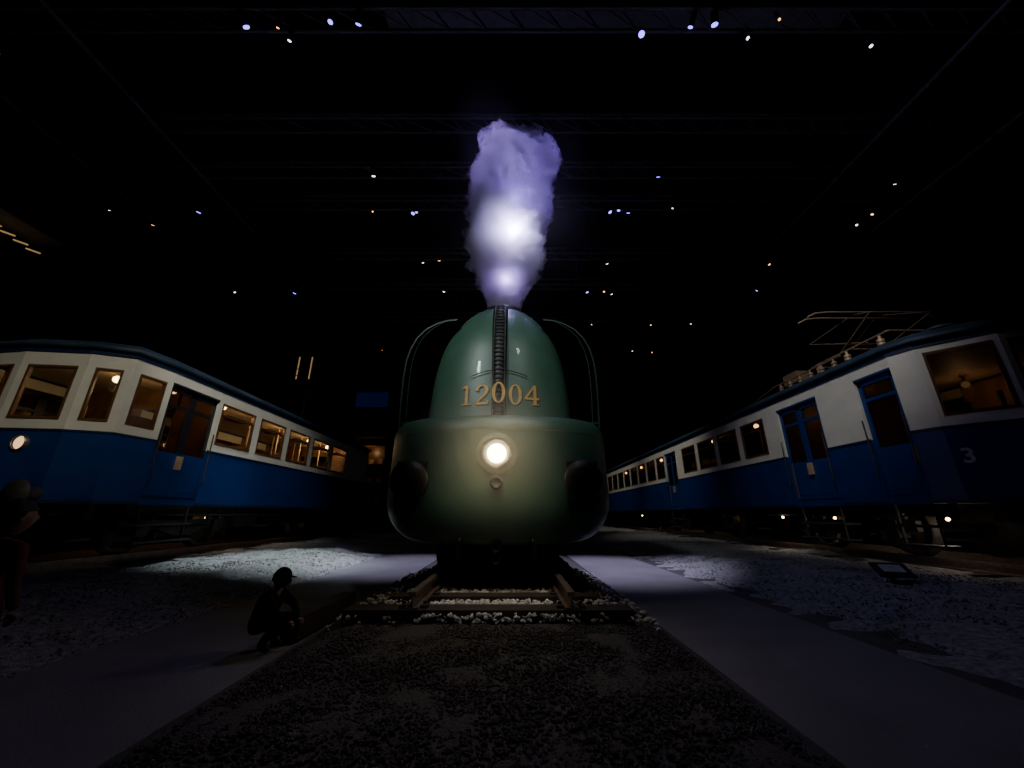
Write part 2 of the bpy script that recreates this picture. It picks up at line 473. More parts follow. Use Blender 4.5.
b.cyl((X0, 4.7+.2, .72), (X0, 5.3, .72), .05, 'black', 12)
for s in (-1, 1):
    b.tube([(X0+s*.42, 5.05, .55), (X0+s*.44, 4.98, .38), (X0+s*.46, 5.02, .2), (X0+s*.45, 5.2, .12)], .03, 'black', 8)
b.obj('front_bogie', loco)
b = B()
b.rev((X0+.03, 6.45, 4.0), (0, 0, 1), [(0, .45), (.22, .40), (.27, .36), (.24, .32), (.0, .3)], 'black', 32)
b.obj('chimney', loco)

# ------------------------------------------------------------ SMOKE
ZT = 8.6
def smoke(name, scale, amp, mat, seed, parent=None):
    prof = [(4.15, .28, -.15), (4.5, .34, -.14), (4.85, .45, -.12), (5.25, .58, -.10), (5.8, .68, -.12), (6.3, .73, -.12), (6.8, .80, -.07), (7.3, .90, -.02), (7.8, .94, .03), (8.15, .88, .05), (8.4, .68, .07), (8.54, .36, .07), (ZT, .0, .07)]
    def P(z):
        for i in range(len(prof)-1):
            if prof[i][0] <= z <= prof[i+1][0]:
                t = (z-prof[i][0])/(prof[i+1][0]-prof[i][0]); t2 = t
                return [prof[i][j]*(1-t2)+prof[i+1][j]*t2 for j in (1, 2)]
        return [0, .07]
    b = B(); rows = []; NZ = 200; NA = 150
    for k in range(NZ+1):
        tz = k/NZ; z = 4.15+(ZT-4.15)*(1-(1-tz)**1.35)
        r0, cx = P(z); r0 *= scale; row = []
        ga = min(1, (z-4.15)/1.2)
        for i in range(NA):
            a = 2*math.pi*i/NA
            p = Vector((math.cos(a)*r0, math.sin(a)*r0, z))
            q = p+Vector((0, 0, seed))
            n1 = noise.noise(q*.9)
            puff = 1-abs(noise.noise(q*1.8))*2
            puff2 = 1-abs(noise.noise(q*4.0+Vector((3, 1, 2))))*2
            fine = noise.fractal(q*7, .8, 2, 4)
            d = amp*ga*(.16*n1+.20*(puff-.5)+.12*(puff2-.5)+.06*fine)+.02*fine
            rr = r0+d*min(1, r0/.4)
            dz = amp*.15*noise.noise(q*2.2+Vector((9, 9, 9)))*ga
            row.append((cx+math.cos(a)*rr, 6.5+math.sin(a)*rr, z+dz))
        rows.append(row)
    b.grid(rows, mat, True, True)
    n = NA; o = 0
    b.add(rows[0], [tuple(range(n-1, -1, -1))], mat)
    return b.obj(name, parent)
M['smoke'] = smokevol('smoke_volume')
sm = smoke('smoke_plume', 1.0, 1.0, 'smoke', 0)
M['haze'] = hazevol('glow_haze', [((-.05, 6.5, 6.6), (2.3, 2.3, 3.3), .035), ((X0, 4.5, 1.42), (1.1, .9, 1.1), .34)])  # volume added for the glow round plume and headlamp
b = B(); b.box((-.1, 6.1, 5.1), (4.8, 5.2, 9.6), 'haze'); b.obj('glow_haze')

# ------------------------------------------------------------ RAILCARS
def railcar(name, sg, plan_panels, yb, yf, doormat, glass, lights, bogies, seats):
    root = empty(name); cx = 8.0
    def cen(p): return Vector((cx, max(yf+1.8, min(yb-1.8, p[1]))))
    body = B(); gl = B(); fr = B()
    def ob(bb, p0, p1, z0, z1, o0, o1, mat):
        a = Vector(p0); c = Vector(p1); d = (c-a).normalized(); n = Vector((d.y, -d.x))
        mid = (a+c)/2
        if n.dot(mid-cen(mid)) < 0: n = -n
        q = [a+n*o0, c+n*o0, c+n*o1, a+n*o1]
        bb.hexa([(sg*v.x, v.y, z0) for v in q]+[(sg*v.x, v.y, z1) for v in q], mat)
    def lerp(p0, p1, t): return (p0[0]+(p1[0]-p0[0])*t, p0[1]+(p1[1]-p0[1])*t)
    for (p0, p1, kind) in plan_panels:
        L_ = math.hypot(p1[0]-p0[0], p1[1]-p0[1])
        zt = 3.02; m = .12/L_
        if kind == 'winf': zt = 3.15; m = .07/L_; kind = 'win'
        if kind in ('wall', 'win'):
            ob(body, p0, p1, .85, 1.95, -.05, 0, 'blue'); ob(body, p0, p1, 1.0, 2.1, -.07, -.05, 'panelwood')
            ob(body, p0, p1, 1.93, 1.965, -.02, .015, 'blue_dk')
            ob(body, p0, p1, .85, .90, -.02, .012, 'blue_dk')
            if kind == 'wall':
                ob(body, p0, p1, 1.95, 3.25, -.05, 0, 'cream'); ob(body, p0, p1, 2.1, 3.25, -.07, -.05, 'panelwood')
            else:
                ob(body, p0, p1, 1.95, 2.12, -.05, 0, 'cream'); ob(body, p0, p1, zt, 3.25, -.05, 0, 'cream')
                a, c = lerp(p0, p1, m), lerp(p0, p1, 1-m)
                ob(body, p0, a, 2.12, zt, -.05, 0, 'cream'); ob(body, c, p1, 2.12, zt, -.05, 0, 'cream')
                ob(body, p0, a, 2.1, 3.25, -.07, -.05, 'panelwood'); ob(body, c, p1, 2.1, 3.25, -.07, -.05, 'panelwood')
                f = .035/L_
                a2, c2 = lerp(p0, p1, m+f), lerp(p0, p1, 1-m-f)
                ob(fr, a, a2, 2.12, zt, -.04, .012, 'varnish'); ob(fr, c2, c, 2.12, zt, -.04, .012, 'varnish')
                ob(fr, a, c, 2.12, 2.165, -.04, .014, 'varnish'); ob(fr, a, c, zt-.045, zt, -.04, .014, 'varnish')
                if L_ > 1.0: ob(fr, a, c, 2.76, 2.785, -.035, -.005, 'varnish')
                ob(gl, a2, c2, 2.165, zt-.045, -.028, -.022, glass)
        else:
            n = 2 if kind == 'ddoor' else 1
            ob(body, p0, p1, 3.05, 3.25, -.05, 0, 'cream')
            ob(body, p0, p1, .85, .95, -.05, .0, 'blue')
            ob(body, p0, p1, 3.02, 3.06, -.05, .01, doormat)
            for j in range(n):
                a = lerp(p0, p1, j/n); c = lerp(p0, p1, (j+1)/n); LL = L_/n
                u = .08/LL; a2, c2 = lerp(a, c, u), lerp(a, c, 1-u)
                ob(body, a, c, .95, 1.80, -.09, -.05, 'blue' if doormat == 'door_dk' else doormat)
                ob(body, lerp(a, c, .2), lerp(a, c, .8), 1.1, 1.65, -.05, -.04, 'blue' if doormat == 'door_dk' else doormat)
                ob(body, a, a2, 1.8, 3.03, -.09, -.045, doormat); ob(body, c2, c, 1.8, 3.03, -.09, -.045, doormat)
                ob(body, a, c, 2.92, 3.03, -.09, -.045, doormat); ob(body, a, c, 2.62, 2.68, -.088, -.046, doormat)
                ob(gl, a2, c2, 1.8, 2.92, -.07, -.066, 'glass_dk')
                ob(fr, lerp(a, c, .04 if j else .92), lerp(a, c, .08 if j else .96), 1.5, 1.75, -.05, .01, 'brass')
            for q in (p0, p1):
                fr.cyl((sg*(q[0]-.05), q[1], 1.3), (sg*(q[0]-.05), q[1], 2.3), .012, 'under', 8)
            ob(body, p0, p1, .50, .54, -.25, .05, 'under'); ob(body, p0, p1, .22, .25, -.2, .1, 'under')
            for q in (lerp(p0, p1, .08), lerp(p0, p1, .92)):
                ob(body, q, lerp(q, p1 if q[1] > p1[1] else p0, .03), .22, .86, -.04, .0, 'under')
        ob(body, p0, p1, 3.25, 3.36, -.07, .02, 'blue_dk')
    body.obj('body_shell', root); fr.obj('window_frames', root); gl.obj('window_glass', root)
    pl = [q[0] for q in plan_panels]
    def ring(s, z):
        out = []
        for p in pl:
            c = cen(p); v = c+(Vector(p)-c)*s; out.append((sg*v.x, v.y, z))
        return out
    b = B()
    b.grid([ring(*q) for q in ((.99, 3.34), (1.045, 3.34), (1.05, 3.39), (1.0, 3.46), (.9, 3.55), (.75, 3.64), (.5, 3.73), (.25, 3.77), (.01, 3.78))], 'roof', True, True)
    b.grid([ring(.99, 3.30), ring(.01, 3.30)], 'ceil_in', False, True)
    b.grid([ring(.98, 1.0), ring(.01, 1.0)], 'varnish', False, True)
    b.grid([ring(.98, .86), ring(.01, .86)], 'under', False, True)
    for yy in range(int(yf)+2, int(yb)-1, 2):
        b.cyl((sg*cx, yy+.5, 3.72), (sg*cx, yy+.5, 3.95), .16, 'roof', 16); b.cyl((sg*cx, yy+.5, 3.95), (sg*cx, yy+.5, 3.99), .24, 'roof', 16)
    b.obj('roof', root)
    b = B()
    for yy in seats:
        for xo in (-1.0, 1.0):
            b.box((sg*(cx+xo), yy, 1.42), (.95, .42, .12), 'seat'); b.box((sg*(cx+xo), yy+.24, 1.78), (.95, .08, .85), 'seat')
            b.box((sg*(cx+xo), yy+.24, 2.23), (.99, .10, .07), 'panelwood'); b.box((sg*(cx+xo), yy, 1.18), (.06, .36, .4), 'panelwood')
            b.box((sg*(cx+xo*1.2), yy, 2.88), (.5, .9, .02), 'brass')
            b.cyl((sg*(cx+xo*.5), yy+.24, 1.0), (sg*(cx+xo*.5), yy+.24, 3.3), .02, 'brass', 8)
    for yy in (seats[0]-.9, seats[-1]+.95):
        for xo in (-1.05, 1.05): b.box((sg*(cx+xo), yy, 2.15), (1.0, .05, 2.3), 'panelwood')
        b.box((sg*cx, yy, 3.1), (1.2, .05, .4), 'panelwood')
    b.box((sg*(cx-.2), yf+.55, 1.5), (.9, .25, 1.0), 'varnish'); b.cyl((sg*(cx-.2), yf+.5, 2.0), (sg*(cx-.2), yf+.5, 2.12), .14, 'brass', 16)
    b.box((sg*(cx-.9), yf+1.3, 1.7), (.5, .6, 1.4), 'varnish'); b.cyl((sg*(cx-.5), yf+.7, 1.0), (sg*(cx-.5), yf+.7, 2.5), .03, 'brass', 8)
    b.obj('interior', root)
    b = B()
    for (lx, ly, e) in lights:
        lm = 'lampwarm' if lx < 8.5 else 'glowwarm_dim'  # right front cab: dim globe added as fitting for an unseen light
        b.sph((sg*lx, ly, 3.12), .065, lm, 12); b.cyl((sg*lx, ly, 3.18), (sg*lx, ly, 3.3), .03, 'brass', 8)
    b.obj('ceiling_lamps', root)
    for i, (lx, ly, e) in enumerate(lights):
        ld = bpy.data.lights.new('cabin_light', 'POINT'); ld.energy = e; ld.color = (1, .66, .34); ld.shadow_soft_size = .1
        lo = bpy.data.objects.new('cabin_light', ld); lo.location = (sg*lx, ly, 2.98); lo.parent = root; scene.collection.objects.link(lo)
    b = B()
    for xo in (-1.15, 1.15): b.box((sg*(cx+xo), (yf+yb)/2+.3, .76), (.1, yb-yf-2, .2), 'under')
    b.box((sg*cx, yf+.75, .72), (2.3, .15, .26), 'under')
    for by in bogies:
        for s in (-1, 1):
            b.box((sg*cx+s*1.0, by, .5), (.1, 2.7, .18), 'under')
            for dy in (-.95, .95):
                wx = sg*cx+s*.69
                b.rev((wx, by+dy, .45), (s, 0, 0), [(0, .1), (0, .48), (.03, .48), (.035, .45), (.13, .445), (.13, .38), (.08, .37), (.08, .12), (.17, .1), (.17, 0)], 'under', 32)
                b.box((sg*cx+s*1.03, by+dy, .45), (.2, .24, .3), 'under')
                for q in (-.2, .2): b.cyl((sg*cx+s*1.03, by+dy+q, .42), (sg*cx+s*1.03, by+dy+q, .75), .06, 'under', 10)
                b.box((sg*cx+s*.92, by+dy+.5, .42), (.1, .06, .4), 'under')
            for k in range(5): b.box((sg*cx+s*1.06, by, .30+.035*k), (.1, .5+.2*k, .03), 'under')
        for dy in (-.95, .95): b.cyl((sg*cx-.7, by+dy, .45), (sg*cx+.7, by+dy, .45), .07, 'under', 10)
    mid = sum(bogies)/len(bogies)
    for dy, w, h in ((-1.2, .9, .42), (0, .6, .5), (1.0, .9, .38)):
        b.box((sg*(cx-1.0), mid+dy, .62), (.5, w, h), 'under')
    b.cyl((sg*(cx-.6), mid-1.7, .5), (sg*(cx-.6), mid+1.9, .5), .13, 'under', 16)
    b.tube([(sg*(cx-1.3), yf+2, .7), (sg*(cx-1.3), yb-2, .7)], .025, 'under')
    for s in (-1, 1):
        bx = sg*cx+s*.9
        b.cyl((bx, yf+.75, .98), (bx, yf-.1, .98), .1, 'under', 16); b.rev((bx, yf-.1, .98), (0, -1, 0), [(0, .1), (.0, .2), (.04, .2), (.05, 0)], 'under', 24)
        b.cyl((bx, yf+.7, .72), (bx, yf+.35, .72), .05, 'under', 10)
    b.tube([(sg*cx, yf+.6, .8), (sg*cx, yf-.05, .75), (sg*cx, yf-.05, .4)], .035, 'under')
    for s in (-.4, .45): b.tube([(sg*cx+s, yf+.4, .8), (sg*cx+s, yf+.1, .55), (sg*cx+s*.8, yf+.1, .35), (sg*cx+s*.6, yf+.3, .5)], .03, 'under')
    b.obj('underframe', root)
    return root

def side(x, ys, kinds):
    return [((x, ys[i]), (x, ys[i+1]), kinds[i]) for i in range(len(kinds))]
Lp = []
ysl = [17.3, 15.05, 13.65, 12.25, 10.85, 9.5, 8.12, 6.9]
Lp += side(6.4, ysl, ['wall', 'win', 'win', 'win', 'win', 'win', 'ddoor'])
Lp += [((6.4, 6.9), (6.5, 6.2), 'win'), ((6.5, 6.2), (7.05, 5.96), 'win'), ((7.05, 5.96), (8.0, 5.84), 'win'), ((8.0, 5.84), (8.95, 5.96), 'win'), ((8.95, 5.96), (9.5, 6.2), 'win'), ((9.5, 6.2), (9.6, 6.9), 'win')]
Lp += side(9.6, ysl[::-1], ['ddoor', 'win', 'win', 'win', 'win', 'win', 'wall'])
Lp += [((9.6, 17.3), (6.4, 17.3), 'wall')]
left = railcar('electric_railcar', -1, Lp, 17.3, 5.84, 'door_dk', 'glass', [(7.5, 6.9, 9), (7.0, 7.6, 5), (6.9, 8.9, 9), (6.9, 10.2, 11), (7.1, 11.9, 13), (7.1, 13.4, 14), (7.1, 14.8, 14)], (8.6, 14.6), [9.2+1.4*i for i in range(5)])
Rp = []
ysr = [31, 26.5, 25.2, 23.9, 22.6, 21.3, 20, 18.7, 17.4, 16.3, 15.2, 14.7, 13.4, 12.05, 10.75, 9.5, 9.05, 7.8, 6.83, 6.1]
kr = ['wall', 'win', 'win', 'win', 'win', 'win', 'win', 'win', 'win', 'ddoor', 'wall', 'win', 'win', 'win', 'win', 'wall', 'ddoor', 'wall', 'door']
Rp += side(6.4, ysr, kr)
Rp += [((6.4, 6.1), (6.54, 5.76), 'wall'), ((6.54, 5.76), (7.18, 5.16), 'winf'), ((7.18, 5.16), (8.0, 4.95), 'winf'), ((8.0, 4.95), (8.82, 5.16), 'winf'), ((8.82, 5.16), (9.46, 5.76), 'winf'), ((9.46, 5.76), (9.6, 6.1), 'wall')]
Rp += side(9.6, ysr[::-1], kr[::-1]) + [((9.6, 31), (6.4, 31), 'wall')]
right = railcar('electric_railcar.001', 1, Rp, 31, 4.95, 'blue', 'glass_dk', [(8.95, 7.2, 6), (7.6, 8.4, 2), (7.1, 11, 1.2), (7.1, 13.5, 1.2), (7.1, 18.5, 5), (7.1, 21.5, 8), (7.1, 24.5, 9)], (8.4, 14.2, 19, 27), [9.9+1.35*i for i in range(5)])

b = B()
for hx in (-7.56, -8.44):
    b.rev((hx, 5.97, 1.74), (0, -1, 0), [(0, .12), (.10, .12), (.12, .11), (.10, .10)], 'steel', 28); b.rev((hx, 5.97, 1.74), (0, -1, 0), [(.08, .10), (.11, .06), (.115, 0)], 'head2', 24)
b.obj('headlamps', left)
b = B()
for hx in (7.55, 8.45):
    b.rev((hx, 5.1, 1.6), (0, -1, 0), [(0, .12), (.12, .12), (.14, .11), (.12, .10), (.10, 0)], 'steel', 28)
b.obj('headlamps', right)
b = B()
for yy in (6.6, 8.9, 10.6, 13.2, 16, 19, 22):
    b.sph((7.05, yy, .62), .028, 'lampwarm', 10); b.box((7.05, yy, .68), (.08, .08, .06), 'under')  # glowing beads added in place of small reflections under the right car
b.obj('underframe_lamps_glints', right)
b = B()
for yy in (9.4, 10.6, 12.4):
    b.sph((-7.05, yy, .62), .032, 'lampwarm', 10); b.box((-7.05, yy, .68), (.08, .08, .06), 'under')
b.obj('underframe_lamps_glints', left)
c = bpy.data.curves.new('car_number_text', 'FONT'); c.body = '3'; c.size = .30; c.extrude = .004; c.offset = .006; c.align_x = 'CENTER'; c.align_y = 'CENTER'
t = bpy.data.objects.new('car_number_tmp', c); scene.collection.objects.link(t)
dg = bpy.context.evaluated_depsgraph_get(); me = bpy.data.meshes.new_from_object(t.evaluated_get(dg)); bpy.data.objects.remove(t)
me.materials.clear(); me.materials.append(M['cream'])
o = bpy.data.objects.new('car_number', me); scene.collection.objects.link(o); o.parent = right
dx, dy = 7.18-6.54, 5.16-5.76; ang = math.atan2(dy, dx)
nrm = Vector((dy, -dx)).normalized(); nrm = -nrm if nrm.x > 0 else nrm
pp = Vector((6.655, 5.652))+nrm*.010
o.location = (pp.x, pp.y, 1.50); o.rotation_euler = (math.pi/2, 0, ang)

# pantograph (folded)
b = B()
py, px = 7.7, 7.9
for s in (-1, 1):
    for q in (-.7, .1, .9):
        for k in range(4): b.cyl((px+s*.55, py+q, 3.74+k*.07), (px+s*.55, py+q, 3.79+k*.07), .065, 'brass', 14)
        b.cyl((px+s*.55, py+q, 3.65), (px+s*.55, py+q, 4.08), .03, 'brass', 8)
    b.tube([(px+s*.55, py-.9, 4.10), (px+s*.55, py+1.1, 4.10)], .022, 'pantube')
    b.tube([(px+s*.4, py+.5, 4.12), (px+s*.62, py-.75, 4.60)], .013, 'pantube')
    b.tube([(px+s*.62, py-.75, 4.60), (px+s*.3, py-.05, 4.90)], .011, 'pantube')
    b.tube([(px+s*.4, py-.3, 4.12), (px+s*.55, py+1.0, 4.66), (px+s*.3, py+.05, 4.90)], .011, 'pantube')
for yy in (-.9, 0, 1.1): b.tube([(px-.55, py+yy, 4.10), (px+.55, py+yy, 4.10)], .02, 'pantube')
b.tube([(px-.62, py-.75, 4.60), (px+.62, py-.75, 4.60)], .011, 'pantube'); b.tube([(px-.55, py+1.0, 4.66), (px+.55, py+1.0, 4.66)], .012, 'pantube')
for q in (-.14, .14): b.tube([(px-1.4, py+q, 4.80), (px-1.2, py+q, 4.90), (px-.9, py+q, 4.93), (px+.9, py+q, 4.93), (px+1.2, py+q, 4.90), (px+1.4, py+q, 4.80)], .020, 'brass')
b.box((px-.55, py+1.7, 4.0), (.3, .5, .3), 'pantube')
for k in range(6):
    for j in range(4): b.cyl((px-.8, py+.2+k*.35, 3.62+j*.07), (px-.8, py+.2+k*.35, 3.67+j*.07), .055, 'pantube', 12)
    b.cyl((px-.8, py+.2+k*.35, 3.55), (px-.8, py+.2+k*.35, 3.95), .025, 'pantube', 8)
b.tube([(px-.8, py+.0, 3.95), (px-.8, py+2.2, 3.95), (px-.8, py+3.4, 3.75)], .02, 'pantube')
b.obj('pantograph', right)

# ------------------------------------------------------------ sign
b = B()
R_ = Matrix.Rotation(-.35, 3, 'Z') @ Matrix.Rotation(.45, 3, 'X')
b.box((5.15, 5.75, -.02), (.38, .30, .03), 'black', R_)
b.box((5.147, 5.742, .0), (.24, .17, .012), 'cream', R_)
b.cyl((5.15, 5.78, -.25), (5.15, 5.78, -.03), .03, 'black', 12); b.box((5.15, 5.78, -.2), (.2, .2, .03), 'black')
b.obj('information_sign')

# ------------------------------------------------------------ ceiling trusses + spotlights
b = B()
rowsY = (5.2, 7.5, 9.0, 10.3, 13.0, 15.2, 18.3, 21.8, 27)
for yy in rowsY:
    for dy, z in ((-.2, 10.5), (.2, 10.5), (0, 10.9)): b.tube([(-16.6, yy+dy, z), (16.6, yy+dy, z)], .04, 'truss', 6)
    x = -16.5
    while x < 15.7:
        b.tube([(x, yy-.2, 10.5), (x+.4, yy, 10.9), (x+.8, yy+.2, 10.5), (x, yy-.2, 10.5)], .018, 'truss', 4); x += .8
    for x in range(-15, 16, 6): b.cyl((x, yy, 10.9), (x, yy, 12.0), .02, 'truss', 6)
for x in (-13, -6.5, 0, 6.5, 13): b.box((x, 19, 12.2), (.35, 52, .6), 'wall')
for yy in (2.6, 12, 24): b.box((0, yy, 12.6), (33, .4, .5), 'wall')
b.box((2.3, 5.5, 11.25), (10.2, .4, .2), 'truss')
for x in (-12, -9, 9.5, 12.5): b.tube([(x, 2, 10.0), (x, 40, 10.0)], .05, 'truss', 6)
b.obj('ceiling_trusses')
spots = [(-5.57, 5.2, 'b'), (-4.74, 5.2, 'o'), (-4.7, 5.5, 'w'), (-3.7, 5.2, 'b'), (-3.15, 5.2, 'b'), (2.75, 5.2, 'b'), (3.64, 5.2, 'b'), (4.06, 5.25, 'b'), (4.93, 5.45, 'w'), (5.45, 5.1, 'o'), (7.7, 5.4, 'w'), (11.1, 5.6, 'o'), (-11.1, 5.6, 'w'), (-12.3, 7.5, 'o'), (-13.4, 10.3, 'w'), (-12.5, 10.9, 'o'), (-10.5, 10.3, 'b'), (-4.6, 10.2, 'o'), (-3.35, 10.3, 'b'), (-3.1, 10.3, 'b'), (3.2, 10.3, 'b'), (3.55, 10.3, 'b'), (3.94, 10.3, 'b'), (5.26, 10.2, 'o'), (4.35, 8.8, 'b'), (-4.2, 9.0, 'w'), (11.6, 9.0, 'w'), (12.1, 10.3, 'o'), (12.0, 10.9, 'w'), (-3.66, 13, 'w'), (-2.9, 13, 'o'), (3.7, 13, 'w'), (10.4, 13, 'o'), (-12.4, 15.2, 'w'), (-10, 15.2, 'b'), (-3, 15.2, 'w'), (3.5, 15.2, 'b'), (4.6, 15.2, 'w'), (4.2, 15.0, 'o'), (11, 15.2, 'b'), (4.1, 18.3, 'w'), (7.3, 18.3, 'o'), (9.4, 18.3, 'w'), (-9.2, 18.3, 'b'), (-7.9, 21.8, 'o'), (8.7, 21.8, 'o'), (7.4, 21.8, 'w'), (-5, 27, 'w'), (6, 27, 'o')]
b = B()
for (x, y, c_) in spots:
    z = 10.2+random.uniform(-.05, .05); r = random.uniform(.022, .050) if c_ != 'b' else random.uniform(.045, .065)
    x += random.uniform(-.1, .1); y += random.uniform(-.15, .15)
    dr = Vector((random.uniform(-.5, .5), random.uniform(-.35, .9), -1)).normalized()
    a = Vector((x, y, z))
    b.cyl(a-dr*.26, a-dr*.005, r*1.15, 'black', 14); b.cyl(a-dr*.006, a+dr*.006, r, 'sp_'+c_, 14)
    b.tube([a-dr*.12, (x, y, 10.5)], .012, 'truss', 6)
b.obj('ceiling_spotlights')

b = B()
b.box((-9.3, 24.6, 7.9), (2.1, .08, 1.0), 'screen'); b.box((-9.3, 24.66, 7.9), (2.2, .06, 1.1), 'black')
for x in (-10, -8.6): b.tube([(x, 24.66, 8.4), (x, 24.66, 9.7)], .02, 'truss')
b.tube([(-11.8, 24.66, 9.72), (-6, 24.66, 9.72)], .04, 'truss')
b.obj('projection_screen')
b = B()
for k in range(5): b.box((-14.6, 8.5+.33*k, 8.5-.05*k), (.5, .05, .04), 'glowwarm_dim', Matrix.Rotation(.35, 3, 'Y'))  # slats given a weak glow to stand for a lit wall grating
b.box((-14.6, 9.2, 8.75), (.9, 1.9, .06), 'truss'); b.tube([(-14.9, 9.2, 8.75), (-16.8, 9.2, 8.95)], .03, 'truss')
b.obj('glowing_grating')
b = B()
b.box((-7.0, 19.6, 2.1), (1.5, .08, 4.6), 'varnish')
for z in (.3, 1.2, 2.1, 3.0, 3.9, 4.35): b.box((-7.0, 19.35, z), (1.5, .5, .05), 'varnish')
for x in (-7.75, -6.25): b.box((x, 19.35, 2.1), (.06, .55, 4.6), 'varnish')
for z in (1.35, 2.25, 3.15):
    for x in (-7.4, -6.95, -6.5): b.box((x, 19.35, z), (.2, .2, random.uniform(.2, .45)), 'brass')
b.obj('display_cabinet')
b = B()
b.box((-13.5, 21.0, 6.6), (6.0, 5, .25), 'truss')
for x in range(8): b.tube([(-16.3+x*.85, 18.6, 6.7), (-16.3+x*.85, 18.6, 7.8)], .025, 'truss')
for z in (7.1, 7.45, 7.8): b.tube([(-16.5, 18.6, z), (-10.5, 18.6, z)], .025, 'truss')
for x in (-11.9, -11.2): b.box((x, 20, 8.4), (.04, .05, 1.3), 'glowwarm_dim')
for z in (6.75, 9.0): b.box((-11.55, 20.05, z), (.9, .08, .08), 'truss')
for x in (-12.0, -11.1): b.box((x, 20.05, 7.85), (.06, .08, 2.3), 'truss')
for x, y in ((-10.6, 18.8), (-10.6, 23.2)): b.cyl((x, y, FL), (x, y, 6.5), .14, 'truss', 12)
b.obj('mezzanine')

# ------------------------------------------------------------ PEOPLE
def figure(name, joints, edges, regions, root_i, head, face_dir, sc, capmat):
    root = empty(name)
    me = bpy.data.meshes.new(name+'_sk'); me.from_pydata([j[:3] for j in joints], edges, [])
    ob = bpy.data.objects.new('tmp_body', me); scene.collection.objects.link(ob)
    md = ob.modifiers.new('s', 'SKIN'); md.use_smooth_shade = True
    ob.modifiers.new('ss', 'SUBSURF').levels = 2
    lay = me.skin_vertices[0].data
    for i, j in enumerate(joints): lay[i].radius = (j[3], j[3]*.9); lay[i].use_root = (i == root_i)
    dg = bpy.context.evaluated_depsgraph_get(); nm = bpy.data.meshes.new_from_object(ob.evaluated_get(dg))
    bpy.data.objects.remove(ob)
    nm.materials.clear()
    mk = []
    for r in regions.values():
        if r not in mk: mk.append(r)
    for k in mk: nm.materials.append(M[k])
    segs = [(Vector(joints[a][:3]), Vector(joints[c][:3]), mk.index(regions[(a, c)])) for a, c in edges]
    for p in nm.polygons:
        best = 1e9
        for a, c, mi in segs:
            ab = c-a; t = max(0, min(1, (p.center-a).dot(ab)/max(1e-9, ab.length_squared)))
            d = (p.center-(a+ab*t)).length
            if d < best: best = d; p.material_index = mi
        p.use_smooth = True
    bo = bpy.data.objects.new('body', nm); scene.collection.objects.link(bo); bo.parent = root
    h = Vector(head); f = Vector(face_dir).normalized(); up = Vector((0, 0, 1)); up = (up-f*up.dot(f)).normalized(); sd = f.cross(up)
    b = B()
    hr = sc
    def hp(a, c, d): return h+sd*a*hr+f*c*hr+up*d*hr
    rows = []
    for k in range(21):
        ph = math.pi*k/20; row = []
        for i in range(28):
            th = 2*math.pi*i/28
            x = math.sin(ph)*math.cos(th); y = math.sin(ph)*math.sin(th); z = math.cos(ph)
            jaw = 1-.28*max(0, -z)
            nose = .22*math.exp(-((x/.13)**2+((z+.15)/.22)**2)) if y > 0 else 0
            eye = -.07*(math.exp(-(((abs(x)-.32)/.16)**2+((z-.02)/.12)**2))) if y > 0 else 0
            lip = .05*math.exp(-((x/.25)**2+((z+.52)/.07)**2)) if y > 0 else 0
            row.append(hp(x*.80*jaw, y*.95*(jaw*.5+.5)+nose+eye+lip, z*1.15))
        rows.append(row)
    b.grid(rows, 'skin', True, True)
    for s in (-1, 1):
        b.sph(hp(s*.28, .80, .02), .09*hr, 'label', 10); b.sph(hp(s*.28, .87, .02), .05*hr, 'hair', 8)
        b.sph(hp(s*.80, -.05, -.05), .2*hr, 'skin', 10, (.6, .8, 1.2))
    b.obj('head', root)
    b = B(); rows = []
    for k in range(13):
        ph = math.pi*.62*k/12; row = []
        for i in range(28):
            th = 2*math.pi*i/28; x = math.sin(ph)*math.cos(th); y = math.sin(ph)*math.sin(th); z = math.cos(ph)
            if y > 0 and z < .35: z = .35+(z-.35)*.1
            row.append(hp(x*.92, y*1.05-.05, z*1.22+.05))
        rows.append(row)
    b.grid(rows, capmat, True, True)
    if capmat != 'hair':
        b.add([hp(x, y, .42-.0*y) for x, y in ((-.6, .8), (-.45, 1.3), (0, 1.5), (.45, 1.3), (.6, .8))]+[hp(x, y, .35) for x, y in ((-.6, .8), (-.45, 1.3), (0, 1.5), (.45, 1.3), (.6, .8))], [(0, 1, 2, 3, 4), (9, 8, 7, 6, 5), (0, 5, 6, 1), (1, 6, 7, 2), (2, 7, 8, 3), (3, 8, 9, 4)], capmat)
    b.obj('cap' if capmat != 'hair' else 'hair', root)
    return root
def hand(root, wrist, d, up, s):
    w = Vector(wrist); d = Vector(d).normalized(); up = Vector(up); up = (up-d*up.dot(d)).normalized(); sd = d.cross(up)
    b = B()
    b.sph(w+d*.45*s, .42*s, 'skin', 12, (1, 1, .6))
    for k, (o, l) in enumerate(((-.3, .42), (-.1, .5), (.1, .46), (.3, .36))):
        p0 = w+d*.75*s+sd*o*s; p1 = p0+(d*.9-up*.3).normalized()*l*.55*s; p2 = p1+(d*.5-up*.8).normalized()*l*.5*s; p3 = p2+(-up*.95+d*.1).normalized()*l*.35*s
        b.tube([p0-d*.2*s, p0, p1, p2, p3], .085*s, 'skin', 8); b.sph(p3, .085*s, 'skin', 8); b.sph(p1, .088*s, 'skin', 8); b.sph(p2, .085*s, 'skin', 8)
    t0 = w+d*.3*s-sd*.3*s; t1 = t0+(d*.5-sd*.7).normalized()*.35*s; t2 = t1+(d*.9-up*.3).normalized()*.3*s
    b.tube([t0, t1, t2], .1*s, 'skin', 8); b.sph(t2, .1*s, 'skin', 8)
    b.obj('hand', root)

